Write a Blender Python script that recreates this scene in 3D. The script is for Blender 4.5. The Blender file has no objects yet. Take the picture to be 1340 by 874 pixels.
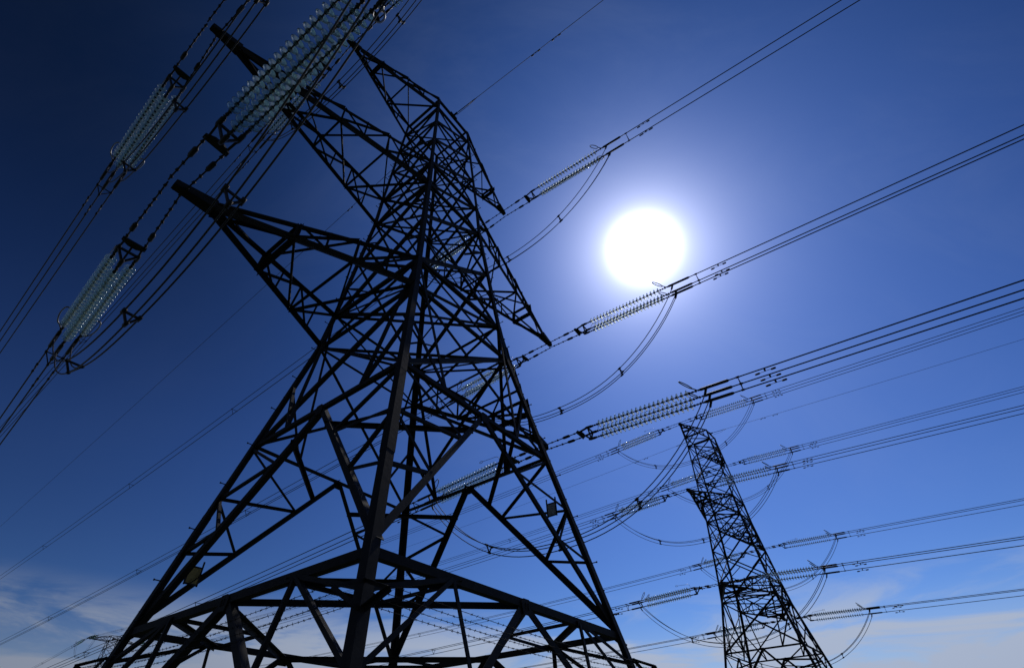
import bpy, math, random
from mathutils import Vector, Matrix
random.seed(4)
S = bpy.context.scene
C = S.collection
rad = math.radians

# ------------------------------------------------------------------ camera, sky, sun, exposure
U = 2.6            # metres per survey unit
EYE = 1.6          # eye height
FPX, PX, PY = 645.75, 635.9, 459.27
PITCH, ROLL = 0.713756, -0.0208107

def make_camera():
    c, s = math.cos(PITCH), math.sin(PITCH)
    R = Matrix(((1, 0, 0), (0, s, -c), (0, c, s)))
    c, s = math.cos(ROLL), math.sin(ROLL)
    R = Matrix(((c, -s, 0), (s, c, 0), (0, 0, 1))) @ R
    right, down, fwd = R[0], R[1], R[2]
    M = Matrix((right, -down, -fwd)).transposed().to_4x4()
    M.translation = (0, 0, EYE)
    cd = bpy.data.cameras.new('camera'); co = bpy.data.objects.new('camera', cd); C.objects.link(co)
    co.matrix_world = M
    cd.sensor_width = 36; cd.lens = FPX / 1340 * 36
    cd.shift_x = (670 - PX) / 1340; cd.shift_y = (PY - 437) / 1340
    cd.clip_start = 0.05; cd.clip_end = 20000
    S.camera = co
make_camera()

SUN_EL, SUN_AZ = rad(48.93), rad(27.39)      # azimuth clockwise from +Y
SUN = Vector((math.sin(SUN_AZ) * math.cos(SUN_EL), math.cos(SUN_AZ) * math.cos(SUN_EL), math.sin(SUN_EL)))

def make_world():
    w = bpy.data.worlds.new('World'); S.world = w; w.use_nodes = True
    nt = w.node_tree; N = nt.nodes; L = nt.links; N.clear()
    def math_n(op, a, b=None, c=None, clamp=False):
        n = N.new('ShaderNodeMath'); n.operation = op; n.use_clamp = clamp
        for i, v in enumerate((a, b, c)):
            if v is None: continue
            if isinstance(v, (int, float)): n.inputs[i].default_value = v
            else: L.new(v, n.inputs[i])
        return n.outputs[0]
    def smooth(v, a, b, lo, hi):
        n = N.new('ShaderNodeMapRange'); n.interpolation_type = 'SMOOTHSTEP'
        L.new(v, n.inputs[0])
        for i, x in zip((1, 2, 3, 4), (a, b, lo, hi)): n.inputs[i].default_value = x
        return n.outputs[0]
    def mixc(f, a, b, mode='MIX'):
        n = N.new('ShaderNodeMix'); n.data_type = 'RGBA'; n.blend_type = mode
        n.clamp_factor = True
        if isinstance(f, (int, float)): n.inputs[0].default_value = f
        else: L.new(f, n.inputs[0])
        for i, v in ((6, a), (7, b)):
            if isinstance(v, tuple): n.inputs[i].default_value = (*v, 1)
            else: L.new(v, n.inputs[i])
        return n.outputs[2]
    sky = N.new('ShaderNodeTexSky'); sky.sky_type = 'NISHITA'; sky.sun_disc = False
    sky.sun_elevation = SUN_EL; sky.sun_rotation = SUN_AZ
    sky.altitude = 0; sky.air_density = 1.0; sky.dust_density = 0.3; sky.ozone_density = 4.0
    g = N.new('ShaderNodeGamma'); L.new(sky.outputs[0], g.inputs[0]); g.inputs[1].default_value = SKY_GAMMA
    col = mixc(1.0, g.outputs[0], SKY_TINT, 'MULTIPLY')
    tc = N.new('ShaderNodeTexCoord')
    nrm = N.new('ShaderNodeVectorMath'); nrm.operation = 'NORMALIZE'; L.new(tc.outputs['Generated'], nrm.inputs[0])
    dot = N.new('ShaderNodeVectorMath'); dot.operation = 'DOT_PRODUCT'; L.new(nrm.outputs[0], dot.inputs[0]); dot.inputs[1].default_value = SUN
    th = math_n('MULTIPLY', math_n('ARCCOSINE', math_n('MINIMUM', dot.outputs['Value'], 0.9999999)), 180 / math.pi)
    # clear air darkens away from the sun
    dark = smooth(th, 12, 66, 1.0, SKY_FAR)
    col = mixc(1.0, col, mixc(dark, (0, 0, 0), (1, 1, 1)), 'MULTIPLY')
    sepz = N.new('ShaderNodeSeparateXYZ'); L.new(nrm.outputs[0], sepz.inputs[0])
    hi = math_n('MULTIPLY', smooth(sepz.outputs['Z'], 0.40, 0.85, 0, 1), smooth(th, 20, 58, 0, 1))
    dz = math_n('SUBTRACT', 1.0, math_n('MULTIPLY', hi, 0.72))
    col = mixc(1.0, col, mixc(dz, (0, 0, 0), (1, 1, 1)), 'MULTIPLY')
    # thin low cloud
    sep = N.new('ShaderNodeSeparateXYZ'); L.new(nrm.outputs[0], sep.inputs[0])
    mp = N.new('ShaderNodeMapping'); L.new(nrm.outputs[0], mp.inputs[0]); mp.inputs['Scale'].default_value = (1.0, 1.0, 4.6); mp.inputs['Location'].default_value = CLOUD_OFF
    n1 = N.new('ShaderNodeTexNoise'); L.new(mp.outputs[0], n1.inputs['Vector']); n1.inputs['Scale'].default_value = 4.2
    n1.inputs['Detail'].default_value = 7; n1.inputs['Roughness'].default_value = 0.58; n1.inputs['Distortion'].default_value = 0.5
    cm = smooth(n1.outputs[0], 0.38, 0.58, 0, 1)
    low = smooth(sep.outputs['Z'], 0.17, 0.25, 1, 0)
    base = smooth(sep.outputs['Z'], 0.09, 0.215, 0.55, 0)
    cf = math_n('ADD', math_n('MULTIPLY', math_n('MULTIPLY', cm, low), 0.85), base, clamp=True)
    ccol = mixc(smooth(th, 38, 72, 0, 1), CLOUD_NEAR, CLOUD_FAR)
    col = mixc(cf, col, ccol)
    # faint uneven high haze
    n2 = N.new('ShaderNodeTexNoise'); mp2 = N.new('ShaderNodeMapping'); L.new(nrm.outputs[0], mp2.inputs[0]); mp2.inputs['Rotation'].default_value = (0.4, 0.2, 0.7); mp2.inputs['Scale'].default_value = (1.0, 2.6, 1.6)
    L.new(mp2.outputs[0], n2.inputs['Vector']); n2.inputs['Scale'].default_value = 2.2; n2.inputs['Detail'].default_value = 8; n2.inputs['Roughness'].default_value = 0.62; n2.inputs['Distortion'].default_value = 0.6
    hz = math_n('MULTIPLY', smooth(n2.outputs[0], 0.38, 0.78, 0, 0.06), smooth(th, 18, 48, 1.0, 0.12))
    col = mixc(hz, col, ccol)
    # the sun's own disc (blown out) and its aureole in the air
    def expo(amp, scale, pw=1.0):
        x = math_n('MULTIPLY', th, 1 / scale)
        if pw != 1.0: x = math_n('POWER', x, pw)
        return math_n('MULTIPLY', math_n('POWER', math.e, math_n('MULTIPLY', x, -1.0)), amp)
    def addc(c, f, k):
        n = N.new('ShaderNodeVectorMath'); n.operation = 'SCALE'; n.inputs[0].default_value = k; L.new(f, n.inputs['Scale'])
        m = N.new('ShaderNodeVectorMath'); m.operation = 'ADD'; L.new(c, m.inputs[0]); L.new(n.outputs[0], m.inputs[1])
        return m.outputs[0]
    for amp, sc, pw, k in AUREOLE:
        col = addc(col, expo(amp, sc, pw), k)
    bg = N.new('ShaderNodeBackground'); L.new(col, bg.inputs[0]); bg.inputs[1].default_value = 0.1
    out = N.new('ShaderNodeOutputWorld'); L.new(bg.outputs[0], out.inputs[0])
    w.cycles.sampling_method = 'MANUAL'; w.cycles.sample_map_resolution = 1024

SKY_GAMMA = 2.0
SKY_TINT = (0.47, 0.435, 0.45)
SKY_FAR = 0.66
CLOUD_OFF = (0.3, 0.1, 0.0)
CLOUD_NEAR = (15.5, 18.0, 23.0)
CLOUD_FAR = (9.0, 10.4, 13.5)
AUREOLE = [(700, 1.75, 1.8, (1, 1, 1)), (110, 2.6, 1.0, (0.95, 0.97, 1.05)), (12.0, 20.0, 1.0, (0.08, 0.30, 1.0))]
make_world()

def make_sun():
    ld = bpy.data.lights.new('sun', 'SUN'); ld.energy = 4.0; ld.angle = rad(0.53); ld.color = (1.0, 0.95, 0.88)
    o = bpy.data.objects.new('sun', ld); C.objects.link(o)
    o.rotation_euler = (-SUN).to_track_quat('-Z', 'Y').to_euler(); o.location = SUN * 200
make_sun()
S.view_settings.view_transform = 'Standard'; S.view_settings.look = 'None'
S.view_settings.gamma = 1.0; S.view_settings.use_curve_mapping = False
S.view_settings.exposure = -2.0
S.cycles.max_bounces = 12; S.cycles.transmission_bounces = 12; S.cycles.transparent_max_bounces = 16
S.cycles.sample_clamp_indirect = 6.0

# ------------------------------------------------------------------ materials
def material(name, col, rough=0.6, metal=0.0, noise=None, bump=0.0, scale=6.0, **kw):
    m = bpy.data.materials.new(name); m.use_nodes = True
    nt = m.node_tree; b = nt.nodes['Principled BSDF']
    b.inputs['Roughness'].default_value = rough; b.inputs['Metallic'].default_value = metal
    b.inputs['Base Color'].default_value = (*col, 1)
    if noise:
        tc = nt.nodes.new('ShaderNodeTexCoord')
        n = nt.nodes.new('ShaderNodeTexNoise'); n.inputs['Scale'].default_value = scale; n.inputs['Detail'].default_value = 6
        n.inputs['Roughness'].default_value = 0.65
        nt.links.new(tc.outputs['Object'], n.inputs['Vector'])
        r = nt.nodes.new('ShaderNodeValToRGB'); r.color_ramp.elements[0].position = 0.36; r.color_ramp.elements[1].position = 0.66
        r.color_ramp.elements[0].color = (*noise, 1); r.color_ramp.elements[1].color = (*col, 1)
        nt.links.new(n.outputs[0], r.inputs[0]); nt.links.new(r.outputs[0], b.inputs['Base Color'])
        if bump:
            bp = nt.nodes.new('ShaderNodeBump'); bp.inputs['Strength'].default_value = bump; bp.inputs['Distance'].default_value = 0.01
            nt.links.new(n.outputs[0], bp.inputs['Height']); nt.links.new(bp.outputs[0], b.inputs['Normal'])
    for k, v in kw.items(): b.inputs[k].default_value = v
    return m
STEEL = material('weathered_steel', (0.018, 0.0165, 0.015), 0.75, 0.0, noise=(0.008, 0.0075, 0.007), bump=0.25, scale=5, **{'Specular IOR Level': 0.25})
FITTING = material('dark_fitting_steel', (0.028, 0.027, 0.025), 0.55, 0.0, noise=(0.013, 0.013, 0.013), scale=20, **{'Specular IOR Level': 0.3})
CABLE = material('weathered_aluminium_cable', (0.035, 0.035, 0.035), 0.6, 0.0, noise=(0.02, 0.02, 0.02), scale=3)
HORN = material('bright_galvanised_rod', (0.30, 0.30, 0.28), 0.4, 0.8, noise=(0.2, 0.19, 0.17), scale=12)
YELLOW = material('faded_yellow_enamel', (0.42, 0.31, 0.07), 0.55, 0.0, noise=(0.30, 0.21, 0.05), scale=7)
GREY = material('faded_grey_enamel', (0.28, 0.29, 0.31), 0.55, 0.0, noise=(0.17, 0.17, 0.15), scale=7)
GRASS = material('rough_grass', (0.05, 0.08, 0.025), 0.95, 0.0, noise=(0.09, 0.085, 0.035), scale=0.8)
CONC = material('concrete', (0.32, 0.31, 0.29), 0.9, 0.0, noise=(0.22, 0.21, 0.2), scale=4)

def glass_material():
    m = bpy.data.materials.new('toughened_green_glass'); m.use_nodes = True
    nt = m.node_tree; nt.nodes.remove(nt.nodes['Principled BSDF'])
    def mix(f, a, b):
        n = nt.nodes.new('ShaderNodeMixShader'); n.inputs[0].default_value = f
        nt.links.new(a, n.inputs[1]); nt.links.new(b, n.inputs[2]); return n.outputs[0]
    tr = nt.nodes.new('ShaderNodeBsdfTransparent'); tr.inputs[0].default_value = (0.88, 0.98, 0.94, 1)
    r = nt.nodes.new('ShaderNodeBsdfRefraction'); r.inputs['Color'].default_value = (0.99, 1.0, 0.995, 1); r.inputs['Roughness'].default_value = 0.8; r.inputs['IOR'].default_value = 1.2
    tl = nt.nodes.new('ShaderNodeBsdfTranslucent'); tl.inputs[0].default_value = (0.52, 0.92, 0.76, 1)
    gl = nt.nodes.new('ShaderNodeBsdfGlossy'); gl.inputs['Roughness'].default_value = 0.12
    o = mix(0.62, tr.outputs[0], r.outputs[0])
    o = mix(0.13, o, tl.outputs[0])
    lw = nt.nodes.new('ShaderNodeFresnel'); lw.inputs[0].default_value = 1.22
    n = nt.nodes.new('ShaderNodeMixShader'); nt.links.new(lw.outputs[0], n.inputs[0]); nt.links.new(o, n.inputs[1]); nt.links.new(gl.outputs[0], n.inputs[2])
    nt.links.new(n.outputs[0], nt.nodes['Material Output'].inputs[0])
    return m
GLASS = glass_material()

# ------------------------------------------------------------------ mesh builder
class MB:
    def __init__(self): self.v = []; self.f = []; self.sm = []
    def _add(self, vs, fs, smooth=False):
        o = len(self.v); self.v += [tuple(x) for x in vs]; self.f += [tuple(i + o for i in f) for f in fs]; self.sm += [smooth] * len(fs)
    def box(self, p, q, w, h, up=Vector((0, 0, 1))):
        p, q = Vector(p), Vector(q); d = (q - p).normalized(); up = Vector(up)
        if abs(d.dot(up)) > 0.97: up = Vector((1, 0, 0))
        s = d.cross(up).normalized(); t = s.cross(d)
        vs = [a + s * (i * w / 2) + t * (j * h / 2) for a in (p, q) for i, j in ((-1, -1), (1, -1), (1, 1), (-1, 1))]
        self._add(vs, [(0, 1, 2, 3)[::-1], (4, 5, 6, 7), (0, 1, 5, 4), (1, 2, 6, 5), (2, 3, 7, 6), (3, 0, 4, 7)])
        return self
    def angle(self, p, q, w, out, leg=False, t=None):
        """rolled steel angle from p to q: one flange in the face, one turned inwards (leg: corner outwards)"""
        p, q = Vector(p), Vector(q); d = (q - p).normalized(); out = Vector(out)
        e1 = out - d * out.dot(d)
        if e1.length < 1e-4: e1 = d.orthogonal()
        e1.normalize(); e2 = d.cross(e1).normalized()
        t = t or max(0.010, w * 0.09)
        if leg: a, b, o = (-e1 + e2).normalized(), (-e1 - e2).normalized(), e1 * w * 0.45
        else: a, b, o = e2, -e1, -e2 * w / 2
        sec = [o, o + a * w, o + a * w + b * t, o + a * t + b * t, o + a * t + b * w, o + b * w]
        vs = [x + s for x in (p, q) for s in sec]
        fs = [(i, (i + 1) % 6, (i + 1) % 6 + 6, i + 6) for i in range(6)] + [(0, 3, 2, 1), (0, 5, 4, 3), (6, 7, 8, 9), (6, 9, 10, 11)]
        self._add(vs, fs); return self
    def tube(self, pts, r, n=8, closed=False):
        pts = [Vector(p) for p in pts]; m = len(pts); rs = r if isinstance(r, (list, tuple)) else [r] * m
        prev = None; vs = []
        for i, p in enumerate(pts):
            a = pts[(i - 1) % m] if (closed or i > 0) else p
            b = pts[(i + 1) % m] if (closed or i < m - 1) else p
            d = (b - a).normalized()
            s = prev - d * prev.dot(d) if prev else d.orthogonal()
            if s.length < 1e-5: s = d.orthogonal()
            s.normalize(); prev = s; t = d.cross(s)
            vs += [p + (s * math.cos(2 * math.pi * k / n) + t * math.sin(2 * math.pi * k / n)) * rs[i] for k in range(n)]
        fs = []
        for i in range(m if closed else m - 1):
            j = (i + 1) % m
            fs += [(i * n + k, i * n + (k + 1) % n, j * n + (k + 1) % n, j * n + k) for k in range(n)]
        if not closed: fs += [tuple(range(n))[::-1], tuple((m - 1) * n + k for k in range(n))]
        self._add(vs, fs, True); return self
    def lathe(self, prof, n=20, x0=0.0):
        """profile (x, r) turned about the local x axis; closed loop"""
        m = len(prof)
        vs = [(x0 + x, r * math.cos(2 * math.pi * k / n), r * math.sin(2 * math.pi * k / n)) for x, r in prof for k in range(n)]
        fs = [(i * n + k, ((i + 1) % m) * n + k, ((i + 1) % m) * n + (k + 1) % n, i * n + (k + 1) % n) for i in range(m) for k in range(n)]
        self._add(vs, fs, True); return self
    def plate(self, poly, nrm, t):
        poly = [Vector(p) for p in poly]; nrm = Vector(nrm).normalized(); m = len(poly)
        vs = [p + nrm * t / 2 for p in poly] + [p - nrm * t / 2 for p in poly]
        self._add(vs, [tuple(range(m)), tuple(range(2 * m - 1, m - 1, -1))] + [(i, i + m, (i + 1) % m + m, (i + 1) % m) for i in range(m)])
        return self
    def mesh(self, name, mat):
        me = bpy.data.meshes.new(name); me.from_pydata(self.v, [], self.f); me.polygons.foreach_set('use_smooth', self.sm)
        import bmesh
        b = bmesh.new(); b.from_mesh(me); bmesh.ops.recalc_face_normals(b, faces=b.faces); b.to_mesh(me); b.free()
        me.materials.append(mat); me.update(); return me
    def obj(self, name, mat, parent=None):
        o = bpy.data.objects.new(name, self.mesh(name, mat)); C.objects.link(o)
        if parent: o.parent = parent
        return o

def empty(name, label, cat, group=None, M=None):
    o = bpy.data.objects.new(name, None); C.objects.link(o); o.empty_display_size = 0.3
    tag(o, label, cat, group)
    if M is not None: o.matrix_world = M
    return o
def tag(o, label, cat, group=None):
    o['label'] = label; o['category'] = cat
    if group: o['group'] = group
def kids(o): return [c for c in C.objects if c.parent == o]
def copy_tree(root, skip=()):
    idx = {}
    for o in C.objects:
        if o.parent: idx.setdefault(o.parent.name, []).append(o)
    def rec(o, par):
        c = o.copy(); C.objects.link(c)
        if par: c.parent = par
        for k in idx.get(o.name, []):
            if k.name.split('.')[0] not in skip: rec(k, c)
        return c
    return rec(root, None)

# ------------------------------------------------------------------ ground
def ground():
    n, R = 48, 6000.0
    vs = [(0, 0, 0)]; fs = []
    rings = [15, 40, 100, 300, 1000, 3000, R]
    for r in rings:
        vs += [(r * math.cos(2 * math.pi * k / n), r * math.sin(2 * math.pi * k / n), 0) for k in range(n)]
    fs += [(0, 1 + k, 1 + (k + 1) % n) for k in range(n)]
    for i in range(len(rings) - 1):
        a, b = 1 + i * n, 1 + (i + 1) * n
        fs += [(a + k, b + k, b + (k + 1) % n, a + (k + 1) % n) for k in range(n)]
    m = MB(); m._add(vs, fs); o = m.obj('ground', GRASS); o['kind'] = 'structure'
ground()

# ------------------------------------------------------------------ lattice pylon
def zm(z): return EYE + U * z
HW = [(-0.615, 1.865), (1.0, 1.542), (2.84, 1.174), (4.336, 0.885), (4.934, 0.822), (7.149, 0.630), (7.891, 0.603), (10.863, 0.458)]
def hw(z):
    for (a, x), (b, y) in zip(HW, HW[1:]):
        if z <= b: return U * (x + (y - x) * (z - a) / (b - a))
    return U * HW[-1][1]
SG = {'N': (-1, -1), 'L': (-1, 1), 'F': (1, 1), 'R': (1, -1)}
def P(k, z): w = hw(z); return Vector((SG[k][0] * w, SG[k][1] * w, zm(z)))
FACES = [('N', 'L', (-1, 0, 0)), ('L', 'F', (0, 1, 0)), ('F', 'R', (1, 0, 0)), ('R', 'N', (0, -1, 0))]
G0, ZA, ZB, ZC1, ZC2, ZD1, ZD2, ZE1, ZE = -0.615, 1.0, 2.84, 4.336, 4.934, 7.149, 7.891, 10.43, 10.863
ARM = [(2.40, 10.43, 10.863), (3.86, 7.149, 7.891), (3.21, 4.336, 4.934)]      # half span, bottom chord, top chord
BEAM = [0.24, 0.34, 0.36]                                                  # length of the solid end of each arm

def make_pylon(root):
    small = []          # (p, q, width, out): secondary members, sorted by length later
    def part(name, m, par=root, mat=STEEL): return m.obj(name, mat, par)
    # legs: angles that step down in size going up
    for k in SG:
        out = Vector((SG[k][0], SG[k][1], 0)).normalized()
        m = MB()
        zs = [(G0 + .02, ZB, .19), (ZB, ZC2, .185), (ZC2, ZD2, .16), (ZD2, ZE, .125)]
        for a, b, w in zs:
            brk = [a] + [z for z, _ in HW if a < z < b] + [b]
            for z0, z1 in zip(brk, brk[1:]): m.angle(P(k, z0), P(k, z1), w, out, leg=True, t=.03)
        for z in (ZA + .9, ZB, ZC2 + .4, ZD2):                 # splice cover plates
            d = (P(k, z + .12) - P(k, z - .12))
            m.angle(P(k, z - .14), P(k, z + .14), .225 - .011 * z, out, leg=True, t=.035)
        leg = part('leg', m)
        f = MB().box(P(k, G0) + Vector((0, 0, .18)), P(k, G0) + Vector((0, 0, -.3)), .9, .9, (1, 0, 0))
        part('concrete_footing', f, root, CONC)
    def hor(i, j, z, w, out, name='horizontal_beam'):
        part(name, MB().angle(P(i, z), P(j, z), w, out))
    def diag(p, q, w, out, name='diagonal_brace'):
        part(name, MB().angle(p, q, w, out))
    lerp = lambda p, q, t: Vector(p) * (1 - t) + Vector(q) * t
    def inset(v, out, d): return v - Vector(out) * d
    def gusset(p, out, s):
        out = Vector(out); p = p + out * .02
        e = out.cross(Vector((0, 0, 1))).normalized()
        poly = [p + e * (x * s) + Vector((0, 0, y * s)) for x, y in ((-1, .35), (-.55, .8), (.55, .8), (1, .35), (.7, -.9), (-.7, -.9))]
        part('gusset_plate', MB().plate(poly, out, .018))
    for i, j, out in FACES:
        # base panel and first panel: inverted V from the middle of each horizontal
        for zl, zh, wd, wh, nm in ((G0 + .02, ZA, .15, .15, 0), (ZA, ZB, .15, .115, 1)):
            hor(i, j, zh, wh, out)
            mid = lerp(P(i, zh), P(j, zh), .5)
            gusset(mid - Vector((0, 0, .06)), out, .17)
            for k in (i, j):
                top = inset(mid, out, .03); foot = inset(P(k, zl + .06), out, .03)
                diag(top, foot, wd, out)
                legp = lambda t: P(k, zl + (zh - zl) * t)
                dg = lambda t: lerp(foot, top, t)
                o2 = inset(Vector(), out, 0.0)
                if nm:
                    seq = [(legp(.98), dg(.72)), (dg(.72), legp(.66)), (legp(.66), dg(.40)), (dg(.40), legp(.36))]
                    for n_, (a, b) in enumerate(seq): small.append((a, b, .075, out))
                    # struts from the brace to the lattice behind
                else:
                    q = lerp(P(k, zh), mid, .47)
                    seq = [(q, legp(.60)), (q, dg(.60)), (dg(.60), legp(.60)), (legp(.60), dg(.25)), (dg(.25), legp(.3)), (q, legp(.86))]
                    for a, b in seq: small.append((a, b, .08, out))
        # hip struts inside the big panel
        midB = lerp(P(i, ZB), P(j, ZB), .5)
        # second panel: crossed
        hor(i, j, ZC1, .10, out); hor(i, j, ZC2, .125, out)
        a, b = P(i, ZC1), P(j, ZC1)
        diag(inset(P(i, ZC1), out, .02), inset(P(j, ZB), out, .02), .12, out)
        diag(inset(P(j, ZC1), out, .05), inset(P(i, ZB), out, .05), .085, out)
        for k, t in ((i, .25), (j, .75)):
            small.append((P(k, ZC2), lerp(P(i, ZB), P(j, ZB), t), .085, out))
            x = ZB + (ZC1 - ZB) * .55
            small.append((P(k, x), lerp(P(i, ZB), P(j, ZB), t), .09, out))
        diag(inset(P(i, ZC2), out, .03), inset(P(j, ZC1), out, .03), .07, out)
        diag(inset(P(j, ZC2), out, .05), inset(P(i, ZC1), out, .05), .07, out)
        # body: crossed panels
        ZM = 6.08
        for z0, z1, w in ((ZC2, ZM, .115), (ZM, ZD1, .11), (ZD1, ZD2, .09), (ZD2, 8.85, .09), (8.85, 9.72, .085), (9.72, ZE1, .08)):
            diag(inset(P(i, z1), out, .02), inset(P(j, z0), out, .02), w, out)
            diag(inset(P(j, z1), out, .05), inset(P(i, z0), out, .05), w, out)
            for k, kk in ((i, j), (j, i)):            # redundant ties from the crossing to the leg
                if z0 in (ZC2, ZM):
                    x0, x1 = lerp(P(k, z0), P(kk, z1), .26), lerp(P(k, z1), P(kk, z0), .26)
                    zz = (z0 + z1) / 2
                    small.append((P(k, zz), x0, .07, out)); small.append((P(k, zz), x1, .07, out))
        for z, w in ((ZD1, .12), (ZD2, .12), (8.85, .08), (9.72, .08), (ZE1, .11), (ZE, .12)): hor(i, j, z, w, out)
        for z, s in ((ZB, .34), (ZC1, .30), (ZC2, .30), (ZD1, .26), (ZD2, .24)):
            pass
    for k in SG:                                               # gussets at the main leg joints
        for z, s in ((ZA, .17), (ZB, .17), (ZC1, .16), (ZC2, .16), (ZD1, .13), (ZD2, .13), (ZE1, .10)):
            for ax in (0, 1):
                out = Vector((SG[k][0], 0, 0)) if ax == 0 else Vector((0, SG[k][1], 0))
                inn = Vector((0, -SG[k][1], 0)) if ax == 0 else Vector((-SG[k][0], 0, 0))
                p = P(k, z) + out * .015
                poly = [p + inn * (x * s) + Vector((0, 0, y * s)) for x, y in ((-.1, .85), (.35, .8), (1.0, .25), (1.0, -.35), (.4, -.9), (-.2, -.9))]
                part('gusset_plate', MB().plate(poly, out, .018))
    # plan bracing
    up = Vector((0, 0, 1))
    def mid(i, j, z, t=.5): return lerp(P(i, z), P(j, z), t)
    for z, w in ((ZA, .125), (ZB, .085)):
        ms = [mid('N', 'L', z), mid('L', 'F', z), mid('F', 'R', z), mid('R', 'N', z)]
        if z == ZA:
          for a in range(4): diag(ms[a], ms[(a + 1) % 4], w, up, 'plan_brace')
        if z == ZA:
            for a, b, c in (('N', 'L', 'R'), ('L', 'N', 'F'), ('F', 'L', 'R'), ('R', 'F', 'N')):
                diag(mid(a, b, z, .26), mid(a, c, z, .26), .11, up, 'plan_brace')
                diag(mid(a, b, z, .26), mid(b, a, z, .5) * .5 + mid(a, c, z, .5) * .5, .07, up, 'plan_brace')
                diag(mid(a, c, z, .26), mid(b, a, z, .5) * .5 + mid(a, c, z, .5) * .5, .07, up, 'plan_brace')
    # low bars between the two braces of adjoining faces under level B
    for k, a, b in (('N', 'L', 'R'), ('L', 'N', 'F'), ('F', 'L', 'R'), ('R', 'F', 'N')):
        p = lerp(mid(k, a, ZB), P(k, ZA), .16); q = lerp(mid(k, b, ZB), P(k, ZA), .16)
        diag(p, q, .11, up, 'plan_brace')
    for z in (ZC1, ZC2, ZD1, ZD2, ZE1):
        w = .075 if z < 5 else .06
        diag(P('L', z), P('R', z), w, up, 'plan_brace')
    # cross arms
    for sgn in (-1, 1):
        for n, (l, z0, z1) in enumerate(ARM):
            l *= U; bl = BEAM[n] * U
            cn = ('L', 'N') if sgn < 0 else ('F', 'R')
            tip = MB()
            h = (.22, .27, .29)[n]
            tipx, inx = sgn * (l + .06), sgn * (l - bl)
            for s in (-1, 1):
                tip.plate([(inx, s * .17, zm(z0) + .10 + h * .5), (inx, s * .17, zm(z0) + .10 - h * .5), (tipx, s * .085, zm(z0) - h * .38), (tipx, s * .085, zm(z0) + h * .30)], (0, s, 0), .025)
            for zz in (.5, -.5):
                tip.plate([(inx, -.17, zm(z0) + .10 + h * zz), (inx, .17, zm(z0) + .10 + h * zz), (tipx, .085, zm(z0) - .02 + h * zz * .7), (tipx, -.085, zm(z0) - .02 + h * zz * .7)], (0, 0, 1), .02)
            tip.box((tipx - sgn * .06, 0, zm(z0) - h * .40), (tipx - sgn * .06, 0, zm(z0) + h * .34), .22, .03, (1, 0, 0))
            arm = part('cross_arm', tip)
            ends = {}
            wl, wu = ((.115, .09), (.15, .105), (.165, .12))[n]
            for k in cn:
                sy = SG[k][1]
                lo0, lo1 = P(k, z0), Vector((sgn * (l - bl), sy * .16, zm(z0) - .02))
                hi0, hi1 = P(k, z1), Vector((sgn * (l - bl * .95), sy * .14, zm(z0) + .18))
                MB().angle(lo0, lo1, wl, (0, sy, -.6)).obj('chord', STEEL, arm)
                MB().angle(hi0, hi1, wu, (0, sy, .6)).obj('chord', STEEL, arm)
                ends[k] = (lo0, lo1, hi0, hi1)
            a, b = ends[cn[0]], ends[cn[1]]
            ts = ((0, .42, .75, 1), (0, .27, .52, .74, 1), (0, .34, .64, 1))[n]
            lac = lambda p, q, w, o: MB().angle(p, q, w, o).obj('lacing_bar', STEEL, arm)
            for m_ in range(len(ts) - 1):
                t0, t1 = ts[m_], ts[m_ + 1]
                L0, L1 = lerp(a[0], a[1], t0), lerp(a[0], a[1], t1); R0, R1 = lerp(b[0], b[1], t0), lerp(b[0], b[1], t1)
                LU0, LU1 = lerp(a[2], a[3], t0), lerp(a[2], a[3], t1); RU0, RU1 = lerp(b[2], b[3], t0), lerp(b[2], b[3], t1)
                if m_ % 2 == 0: lac(L1, R0, .075, up); lac(LU0, RU1, .06, up)
                else: lac(L0, R1, .075, up); lac(LU1, RU0, .06, up)
                if m_ < len(ts) - 2:
                    last = m_ == len(ts) - 3
                    w_ = .15 if last else .07
                    lac(L1, R1, w_, up)
                    if last: lac(LU1, RU1, .10, up)
                    lac(L1, LU1, w_ * .8, (0, 1, 0)); lac(R1, RU1, w_ * .8, (0, 1, 0))
                if m_ < len(ts) - 2:
                    lac(LU0, L1, .07, (0, 1, 0)); lac(RU0, R1, .07, (0, 1, 0))
                    ml, mr = lerp(L0, L1, .5), lerp(R0, R1, .5)
                    lac(ml, lerp(LU0, LU1, .5), .05, (0, 1, 0)); lac(mr, lerp(RU0, RU1, .5), .05, (0, 1, 0))
                    lac(ml, LU1, .05, (0, 1, 0)); lac(mr, RU1, .05, (0, 1, 0))
    # earth wire bracket at the top of each face across the line
    for s in (-1, 1):
        m = MB().box((-.25, s * (hw(ZE) - .02), zm(ZE) + .02), (.25, s * (hw(ZE) - .02), zm(ZE) + .02), .14, .14)
        m.box((0, s * (hw(ZE) - .1), zm(ZE) + .03), (0, s * (hw(ZE) + .28), zm(ZE) + .03), .08, .10)
        part('earth_wire_bracket', m)
    # anti-climbing guard: outward brackets and barbed strands
    zg = 0.66
    tips = {}
    for k in SG:
        for ax in (0, 1):
            o = Vector((SG[k][0], 0, 0)) if ax == 0 else Vector((0, SG[k][1], 0))
            base = P(k, zg); end = base + o * .52 + Vector((0, 0, .22))
            m = MB().angle(base - o * .1, end, .075, up)
            m.angle(base + Vector((0, 0, .42)), end, .06, up)
            part('anti_climb_bracket', m); tips[k, ax] = (base, end)
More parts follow.
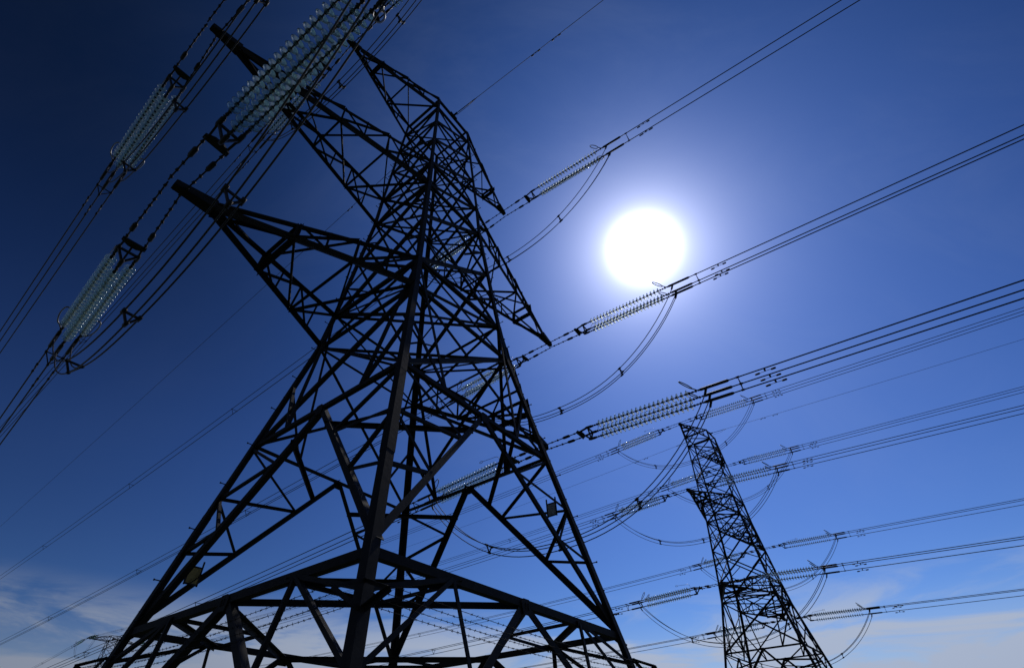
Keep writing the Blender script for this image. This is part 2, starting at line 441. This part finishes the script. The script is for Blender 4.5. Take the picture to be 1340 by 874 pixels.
    for i, j, out in FACES:
        ax = 0 if abs(out[0]) > .5 else 1
        for n in range(4):
            t = .25 + .25 * n
            p, q = lerp(*tips[i, ax], t), lerp(*tips[j, ax], t)
            L_ = (q - p).length; cnt = int(L_ / .13); m = MB()
            pts = [lerp(p, q, s / 16) - Vector((0, 0, .10 * math.sin(math.pi * s / 16))) for s in range(17)]
            m.tube(pts, .0045, 5)
            for s in range(1, cnt):
                f = s / cnt; c = lerp(p, q, f) - Vector((0, 0, .10 * math.sin(math.pi * f)))
                d = Vector((random.uniform(-1, 1), random.uniform(-1, 1), random.uniform(-1, 1))).normalized() * .024
                m.tube([c - d, c + d], .004, 4); d = d.cross((q - p).normalized())
                m.tube([c - d, c + d], .004, 4)
            part('barbed_wire', m)
    # climbing bolts on two legs
    for k in ('L', 'R'):
        z = ZA - .3; n = 0
        while z < ZE - .2 and n < 46:
            out = Vector((SG[k][0], 0, 0)) if n % 2 else Vector((0, SG[k][1], 0))
            p = P(k, z)
            part('climbing_bolt', MB().tube([p, p + out * .22], .013, 6).tube([p + out * .20, p + out * .225], .024, 6)); z += .62 / U; n += 1
    small.sort(key=lambda s: -(s[1] - s[0]).length)
    for p, q, w, o in small[:100]: part('secondary_brace', MB().angle(p, q, w, o))
    rest = MB()
    for p, q, w, o in small[100:]: rest.angle(p, q, w, o)
    if rest.v: part('small_brace', rest)['kind'] = 'stuff'

PSI1, PSI2 = 0.912076, 0.912076 - 0.018
def frame(c, psi, z=0.0):
    return Matrix.Translation((c[0] * U, c[1] * U, z * U)) @ Matrix.Rotation(psi, 4, 'Z')
T1 = empty('lattice_pylon', 'huge dark steel lattice pylon filling the left and centre, seen from its foot', 'pylon', 'lattice pylons')
make_pylon(T1)
M1 = frame((-0.9595, 5.0269), PSI1); M2 = frame((9.1257, 18.5942), 0.8753, 0.0715)
T1.matrix_world = M1
T2 = copy_tree(T1, ('climbing_bolt', 'barbed_wire')); T2.matrix_world = M2
T2['label'] = 'slender lattice pylon standing at lower right behind the largest one'
a3 = PSI1 - 0.0256; S3 = 63.0
c3 = (9.1257 - math.sin(a3) * S3, 18.5942 + math.cos(a3) * S3)
M3 = frame(c3, 0.86, 1.05)
T3 = copy_tree(T1, ('climbing_bolt', 'barbed_wire', 'gusset_plate', 'anti_climb_bracket', 'small_brace', 'concrete_footing'))
T3.matrix_world = M3
T3['label'] = 'tiny distant lattice pylon peeping out behind the left foot of the biggest one'

# ------------------------------------------------------------------ insulator sets
ROWS = ((.25, .14), (-.25, .14), (0, -.29))           # three strings, point down
XG, ND, PITCHD = 2.72, 21, .186
def disc_mesh():
    prof = [(.000, .048), (.006, .072), (.018, .105), (.040, .138), (.058, .150), (.066, .147), (.058, .134), (.052, .112), (.066, .106), (.054, .094), (.048, .076), (.062, .070), (.050, .056), (.046, .040), (.022, .036), (.010, .040)]
    return MB().lathe(prof, 22).mesh('glass_disc', GLASS)
DISC = disc_mesh()
def chain(m, p, q, r=.020, step=.19):
    p, q = Vector(p), Vector(q); n = max(1, int((q - p).length / step))
    m.tube([p, q], r, 8)
    d = (q - p).normalized(); s = d.orthogonal().normalized(); t = d.cross(s)
    for i in range(n + 1):
        c = p.lerp(q, (i + .5) / (n + 1)); e = s if i % 2 else t
        m.tube([c - e * r * 2.5, c + e * r * 2.5], r * .8, 6)
        m.tube([c - d * .035, c + d * .035], r * 1.7, 8)

def make_set(name='insulator_set'):
    t = empty(name, 'x', 'insulator')
    for s in (-1, 1):
        m = MB(); chain(m, (0.02, s * .20, 0), (1.72, s * .24, .06), .021, .30)
        m.tube([(.98, s * .222, .034), (1.04, s * .224, .036), (1.30, s * .23, .045), (1.36, s * .23, .047)], [.022, .062, .062, .022], 8)
        m.obj('link_rod', FITTING, t)
    m = MB().plate([(1.68, -.30, .06), (1.68, .30, .06), (1.80, .30, .07), (1.90, .10, .07), (1.90, -.10, .07), (1.80, -.30, .07)], (0, 0, 1), .06)
    for s in (-1, 1): m.tube([(1.74, s * .24, -.02), (1.74, s * .24, .15)], .035, 8)
    m.obj('yoke_plate', FITTING, t)
    m = MB()
    for y, z in ROWS:
        m.box((1.84, y * .9, .07), (2.20, y, z), .05, .07); m.tube([(2.10, y, z), (2.18, y, z), (2.40, y, z), (2.44, y, z)], [.03, .058, .058, .03], 8)
    for q in range(3):
        (y0, z0), (y1, z1) = ROWS[q], ROWS[(q + 1) % 3]; m.box((2.22, y0, z0), (2.22, y1, z1), .05, .06)
    m.obj('yoke_plate', FITTING, t)
    XE = XG + ND * PITCHD
    for y, z in ROWS:
        m = MB(); chain(m, (2.40, y, z), (XG, y, z), .022, .12)
        for i in range(ND):
            x = XG + i * PITCHD
            m.tube([(x - .035, y, z), (x - .02, y, z), (x + .055, y, z), (x + .07, y, z)], [.026, .041, .041, .024], 10)
        m.tube([(XG, y, z), (XE, y, z)], .017, 6)
        chain(m, (XE - .08, y, z), (XE + .40, y, z), .022, .15)
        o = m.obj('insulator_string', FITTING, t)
        for i in range(ND):
            d = bpy.data.objects.new('glass_disc', DISC); C.objects.link(d); d.parent = o
            d.location = (XG + i * PITCHD + .012, y, z)
        m = MB().tube([(XE + .34, y, z), (XE + .42, y, z), (XE + 1.40, y, z), (XE + 1.46, y, z)], [.03, .058, .058, .03], 10)
        m.box((XE + .62, y, z), (XE + .50, y * 1.02, z - .28), .05, .08)
        m.obj('dead_end_clamp', FITTING, t)
    m = MB(); y, z = ROWS[0]
    m.tube([(2.42, y, z), (2.46, y + .05, z + .10), (2.48, y + .07, z + .26), (2.62, y + .08, z + .33), (3.45, y + .1, z + .40)], .011, 6)
    m.tube([(3.45 + .10 * math.cos(a) + .09, y + .1, z + .40 + .05 * math.sin(a)) for a in [2 * math.pi * i / 14 for i in range(14)]], .012, 6, True)
    m.obj('arcing_horn', HORN, t)
    for yy, zz, sx in ((ROWS[0][0], ROWS[0][1], 1), (ROWS[1][0], ROWS[1][1], -1)):
        m = MB(); c = Vector((XE - .05, yy + sx * .16, zz + .30)); ax1 = Vector((-.55, .1 * sx, .6)).normalized(); ax2 = Vector((0, 1, 0))
        m.tube([c + ax1 * (.30 * math.cos(a)) + ax2 * (.12 * math.sin(a)) for a in [2 * math.pi * i / 22 for i in range(22)]], .022, 7, True)
        m.tube([c - ax1 * .30, Vector((XE + .30, yy, zz))], .022, 7)
        m.obj('arcing_ring', HORN, t)
    return t
def make_set_far():
    """the same set with the discs of each string in one mesh: at this distance they merge"""
    src = proto; t = src.copy(); C.objects.link(t)
    one = MB(); prof = [(.000, .048), (.018, .105), (.058, .143), (.066, .140), (.052, .112), (.050, .056), (.022, .036)]
    for i in range(ND): one.lathe([(x, r) for x, r in prof], 14, XG + i * PITCHD + .012)
    me = one.mesh('glass_discs', GLASS)
    for k in kids(src):
        c = k.copy(); C.objects.link(c); c.parent = t
        if k.name.startswith('insulator_string'):
            d = bpy.data.objects.new('glass_discs', me); C.objects.link(d); d.parent = c
            g = [x for x in kids(k)][0]; d.location = (0, g.location.y, g.location.z)
    return t

DEV = {('1r0', '-'): (.0389, .0308), ('1r1', '-'): (.0333, .0287), ('1r2', '-'): (.0395, .0312), ('1l2', '-'): (.0444, .0310),
       ('1l1', '-'): (.0388, .0308), ('1l0', '-'): (.0388, .0308),
       ('2r0', '-'): (.0414, .0329), ('2l0', '-'): (.0266, .0232), ('2l1', '-'): (.0455, .0365), ('2r1', '-'): (.0371, .0288), ('2l2', '-'): (.0453, .0403), ('2r2', '-'): (.0373, .0278),
       ('1l1', '+'): (-.0264, .0322), ('1l2', '+'): (-.0548, .0322), ('1l0', '+'): (-.0126, .0317), ('1r0', '+'): (-.0198, .0314), ('1r1', '+'): (-.0305, .0276), ('1r2', '+'): (-.0348, .0376),
       ('2l0', '+'): (-.0277, .0334)}
EXT = {('1l1', '+'): .35, ('1l2', '+'): .85}
def tip_of(M, side, k):
    l, z0, z1 = ARM[k]
    return M @ Vector(((-1 if side == 'l' else 1) * l * U, 0, zm(z0) - .05))
PHI = PSI1
def line_frame(key, sgn, tip):
    de, m = DEV.get((key, sgn), (.0388, .0308) if sgn == '-' else (-.0256, .0322))
    a = PHI + de; s = 1 if sgn == '+' else -1
    d = Vector((-math.sin(a) * s, math.cos(a) * s, 0))
    x = (d - Vector((0, 0, m))).normalized(); y = Vector((0, 0, 1)).cross(x).normalized(); z = x.cross(y)
    M = Matrix((x, y, z)).transposed().to_4x4(); M.translation = tip
    return M, d, m

LV = ['top', 'middle', 'lowest']
WHO = {'1': 'nearest pylon', '2': 'slender right pylon', '3': 'tiny far pylon'}
SIDE = {('1', 'l'): 'left', ('1', 'r'): 'right', ('2', 'l'): 'near-side', ('2', 'r'): 'far-side', ('3', 'l'): 'left', ('3', 'r'): 'right'}
def dirw(s): return 'running away to lower left' if s == '-x' else s
proto = make_set()
far_proto = make_set_far()
XW = XG + ND * PITCHD + 1.42          # where the wires leave the clamps
used = {'n': 0, 'f': 0}
FR = {}
def place_set(T, M, side, k, sgn, key=None, fr=None):
    key = T + side + str(k)
    tip = tip_of(M, side, k)
    Mx, d, m = fr or line_frame(key, sgn, tip)
    if T == '1':
        o = proto if used['n'] == 0 else copy_tree(proto); used['n'] += 1
    else:
        o = far_proto if used['f'] == 0 else copy_tree(far_proto); used['f'] += 1
    ext = EXT.get((key, sgn), 0.0)
    if ext:
        m_ = MB()
        for s_ in (-1, 1): chain(m_, (.02 - ext, s_ * .18, 0), (.04, s_ * .20, 0), .021, .30)
        m_.obj('link_rod', FITTING, o)
        Mx = Mx @ Matrix.Translation((ext, 0, 0))
    o.matrix_world = Mx
    way = 'running to lower left' if sgn == '+' else 'running to upper right'
    tag(o, f"glass insulators {way} from {LV[k]} {SIDE[T, side]} arm of {WHO[T]}", 'insulator', 'glass insulator sets')
    FR[T, side, k, sgn] = (Mx, d, m, tip)
    return o

KS = .0004 / U
def make_wires(T, side, k, sgn, end=None):
    Mx, d, m, tip = FR[T, side, k, sgn]
    big = T == '1'
    start = [Mx @ Vector((XW - .05, y, z)) for y, z in ROWS]
    way = 'falling to lower left' if sgn == '+' else 'climbing to upper right'
    t = empty('conductor_bundle', f"three power cables {way} from {LV[k]} {SIDE[T, side]} arm of {WHO[T]}", 'power cables', 'conductor bundles', Matrix.Translation(tip))
    inv = Matrix.Translation(-tip)
    if end is None:
        Ltot = 150.0 if sgn == '+' else 110.0
        ks = KS; dd = d
    else:
        v = Vector(end) - tip; Ltot = v.xy.length - 2 * XW + .3; dd = Vector((v.x, v.y, 0)).normalized()
        z_end = v.z; Lf = v.xy.length; ks = (z_end + m * Lf) / Lf ** 2
    def at(p0, s):          # s = distance from the clamp
        s0 = XW; f = lambda x: -m * x + ks * x * x
        return p0 + dd * s + Vector((0, 0, f(s0 + s) - f(s0)))
    n = 40
    ss = [Ltot * (i / n) ** 1.5 for i in range(n + 1)]
    r = .024
    for p0 in start:
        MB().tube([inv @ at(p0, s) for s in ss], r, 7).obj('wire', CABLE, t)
    def spacer(s):
        p = [inv @ at(p0, s) for p0 in start]; c = (p[0] + p[1] + p[2]) / 3; m_ = MB()
        for i in range(3):
            m_.box(p[i], p[(i + 1) % 3], .024, .032); m_.tube([p[i] - dd * .06, p[i] + dd * .06], .04, 8)
        m_.obj('spacer', FITTING, t)
    spacer(.4)
    for s in ((24, 46, 74, 104, 132) if sgn == '+' else (40, 75)):
        if s < Ltot - 4: spacer(s)
    for p0 in start:
        p = inv @ at(p0, 1.3 + .2 * random.random()); m_ = MB(); dn = Vector((0, 0, -1))
        m_.box(p, p + dn * .13, .04, .05)
        m_.tube([p + dn * .13 - dd * .30, p + dn * .13 + dd * .30], .010, 6)
        for s in (-1, 1):
            c = p + dn * .14 + dd * (s * .27); m_.tube([c - dd * .09, c - dd * .06, c + dd * .06, c + dd * .09], [.018, .037, .037, .018], 9)
        m_.obj('vibration_damper', FITTING, t)

def make_jumper(T, side, k, drop, inward=0.0):
    A = FR[T, side, k, '-']; B = FR[T, side, k, '+']
    tip = A[3]
    t = empty('jumper_loop', f"slack triple cable loop hanging under {LV[k]} {SIDE[T, side]} arm of {WHO[T]}", 'jumper cable', 'jumper loops', Matrix.Translation(tip))
    inv = Matrix.Translation(-tip)
    pr = []
    iw = (M1 if T == '1' else M2).to_3x3() @ Vector(((1 if side == 'l' else -1) * inward, 0, 0))
    for (y, z) in ROWS:
        p = inv @ (A[0] @ Vector((XW - .92, y, z - .28))); q = inv @ (B[0] @ Vector((XW - .92, -y, z - .28)))
        pts = []
        n = 36
        for i in range(n + 1):
            u = -1 + 2 * i / n
            g = (1 - abs(u) ** 2.35)
            pm, qm = sum((inv @ (A[0] @ Vector((XW - .92, yy, zz - .28))) for yy, zz in ROWS), Vector()) / 3, sum((inv @ (B[0] @ Vector((XW - .92, -yy, zz - .28))) for yy, zz in ROWS), Vector()) / 3
            c = p.lerp(q, (u + 1) / 2); c = c.lerp(pm.lerp(qm, (u + 1) / 2), .38 * g); c.z -= (drop + c.z * 0 - .55) * g + .10 * (1 - u ** 12)
            c.xy += iw.xy * g
            pts.append(c)
        pr.append(pts)
        MB().tube(pts, .019, 7).obj('wire', CABLE, t)
    for i in (9, 18, 27):
        m_ = MB(); ps = [x[i] for x in pr]; dd = (pr[0][i + 1] - pr[0][i]).normalized()
        for a in range(3): m_.box(ps[a], ps[(a + 1) % 3], .035, .05); m_.tube([ps[a] - dd * .08, ps[a] + dd * .08], .045, 8)
        m_.obj('spacer', FITTING, t)

DROP = {'1': (4.3, 4.3, 4.2), '2': (4.2, 4.2, 4.0)}
for T, M in (('1', M1), ('2', M2)):
    for side in 'lr':
        for k in range(3):
            for sgn in '-+':
                place_set(T, M, side, k, sgn)
for T in '12':
    for side in 'lr':
        for k in range(3):
            make_wires(T, side, k, '-')
            make_wires(T, side, k, '+', tip_of(M3, side, k) if T == '2' else None)
            make_jumper(T, side, k, 3.7 if (T, side, k) == ('1', 'l', 2) else DROP[T][k], (.3, .45, .35)[k] if side == 'l' and T == '1' else 0.0)

# the far pylon carries its line on to the left
d3 = PSI1 - .03
for side in 'lr':
    for k in range(3):
        tip = tip_of(M3, side, k); d = Vector((-math.sin(d3), math.cos(d3), 0)); m = .07
        x = (d - Vector((0, 0, m))).normalized(); y = Vector((0, 0, 1)).cross(x).normalized()
        Mx = Matrix((x, y, x.cross(y))).transposed().to_4x4(); Mx.translation = tip
        place_set('3', M3, side, k, '+', fr=(Mx, d, m)); make_wires('3', side, k, '+')
        tip2 = FR['2', side, k, '+'][3]; m2 = FR['2', side, k, '+'][2]
        v = tip - tip2; Lf = v.xy.length; me = -m2 + 2 * (v.z + m2 * Lf) / Lf
        d = Vector((-v.x, -v.y, 0)).normalized(); x = (d - Vector((0, 0, me))).normalized(); y = Vector((0, 0, 1)).cross(x).normalized()
        Mx = Matrix((x, y, x.cross(y))).transposed().to_4x4(); Mx.translation = tip
        place_set('3', M3, side, k, '-', fr=(Mx, d, me)); make_jumper('3', side, k, 4.0)

# ------------------------------------------------------------------ earth wires
def earth(label, p, d, m, L, end=None):
    t = empty('earth_wire', label, 'earth wire', 'earth wires', Matrix.Translation(p))
    if end is not None:
        v = Vector(end) - p; L = v.xy.length; d = Vector((v.x, v.y, 0)).normalized(); ks = (v.z + m * L) / L ** 2
    else: ks = KS
    at = lambda s: d * s + Vector((0, 0, -m * s + ks * s * s))
    MB().tube([at(L * (i / 40) ** 1.5) for i in range(41)], .014, 6).obj('wire', CABLE, t)
    m_ = MB(); m_.tube([at(.1), at(1.3)], .026, 7); m_.tube([at(0) + Vector((0, 0, -.25)), at(.8) + Vector((0, 0, -.2)), at(1.5)], .012, 6); m_.obj('dead_end_clamp', FITTING, t)
    for s0 in (5.2, 6.4):
        p_ = at(s0); m_ = MB().box(p_, p_ + Vector((0, 0, -.09)), .03, .04)
        m_.tube([p_ - d * .22 + Vector((0, 0, -.09)), p_ + d * .22 + Vector((0, 0, -.09))], .008, 5)
        for s in (-1, 1): m_.tube([p_ + d * (s * .26) + Vector((0, 0, -.1)), p_ + d * (s * .12) + Vector((0, 0, -.1))], .035, 8)
        m_.obj('vibration_damper', FITTING, t)
def eat(M, s): return M @ Vector((0, s * (hw(ZE) + .25), zm(ZE) + .03))
ang = lambda a, s: Vector((-math.sin(a) * s, math.cos(a) * s, 0))
earth('thin single wire climbing to upper right from the top of the nearest pylon', eat(M1, -1), ang(PHI + .036, -1), .03, 110)
earth('thin single wire falling to lower left from behind the top of the nearest pylon', eat(M1, 1), ang(PHI - .026, 1), .032, 150)
earth('thin single wire climbing to upper right from the top of the slender right pylon', eat(M2, -1), ang(PHI + .036, -1), .028, 110)
earth('thin single wire falling to lower left from the top of the slender right pylon', eat(M2, 1), ang(PHI - .026, 1), .032, 150, M3 @ Vector((0, -hw(ZE), zm(ZE))))

# ------------------------------------------------------------------ plates hung on the pylon
def sign(label, centre, out, mat, w, h, tilt):
    t = empty('sign_plate', label, 'sign', 'plates hung on the pylon')
    out = Vector(out); e = Vector((0, 0, 1)).cross(out).normalized()
    M = M1 @ Matrix.Translation(centre) @ Matrix((e, out, Vector((0, 0, 1)))).transposed().to_4x4() @ Matrix.Rotation(tilt, 4, 'Y')
    t.matrix_world = M
    MB().box((-w / 2, 0, 0), (w / 2, 0, 0), .012, h).obj('panel', mat, t)
    m = MB()
    for s in (-1, 1): m.box((s * w / 2, 0, -h / 2 - .03), (s * w / 2, 0, h / 2 + .16), .03, .035); m.box((-w / 2, 0, s * h / 2), (w / 2, 0, s * h / 2), .03, .035)
    m.obj('frame', FITTING, t)
zl = ZA + (ZB - ZA) * .36
pL = P('L', zl); pR = P('R', ZA + (ZB - ZA) * .76)
sign('small yellow rectangular plate hanging beside the left leg of the nearest pylon', pL + Vector((.46, .02, -.40)), (0, 1, 0), YELLOW, .32, .40, 0)
sign('small grey rectangular plate hanging beside the right leg of the nearest pylon', pR + Vector((-.02, .36, -.36)), (1, 0, 0), GREY, .30, .36, 0)
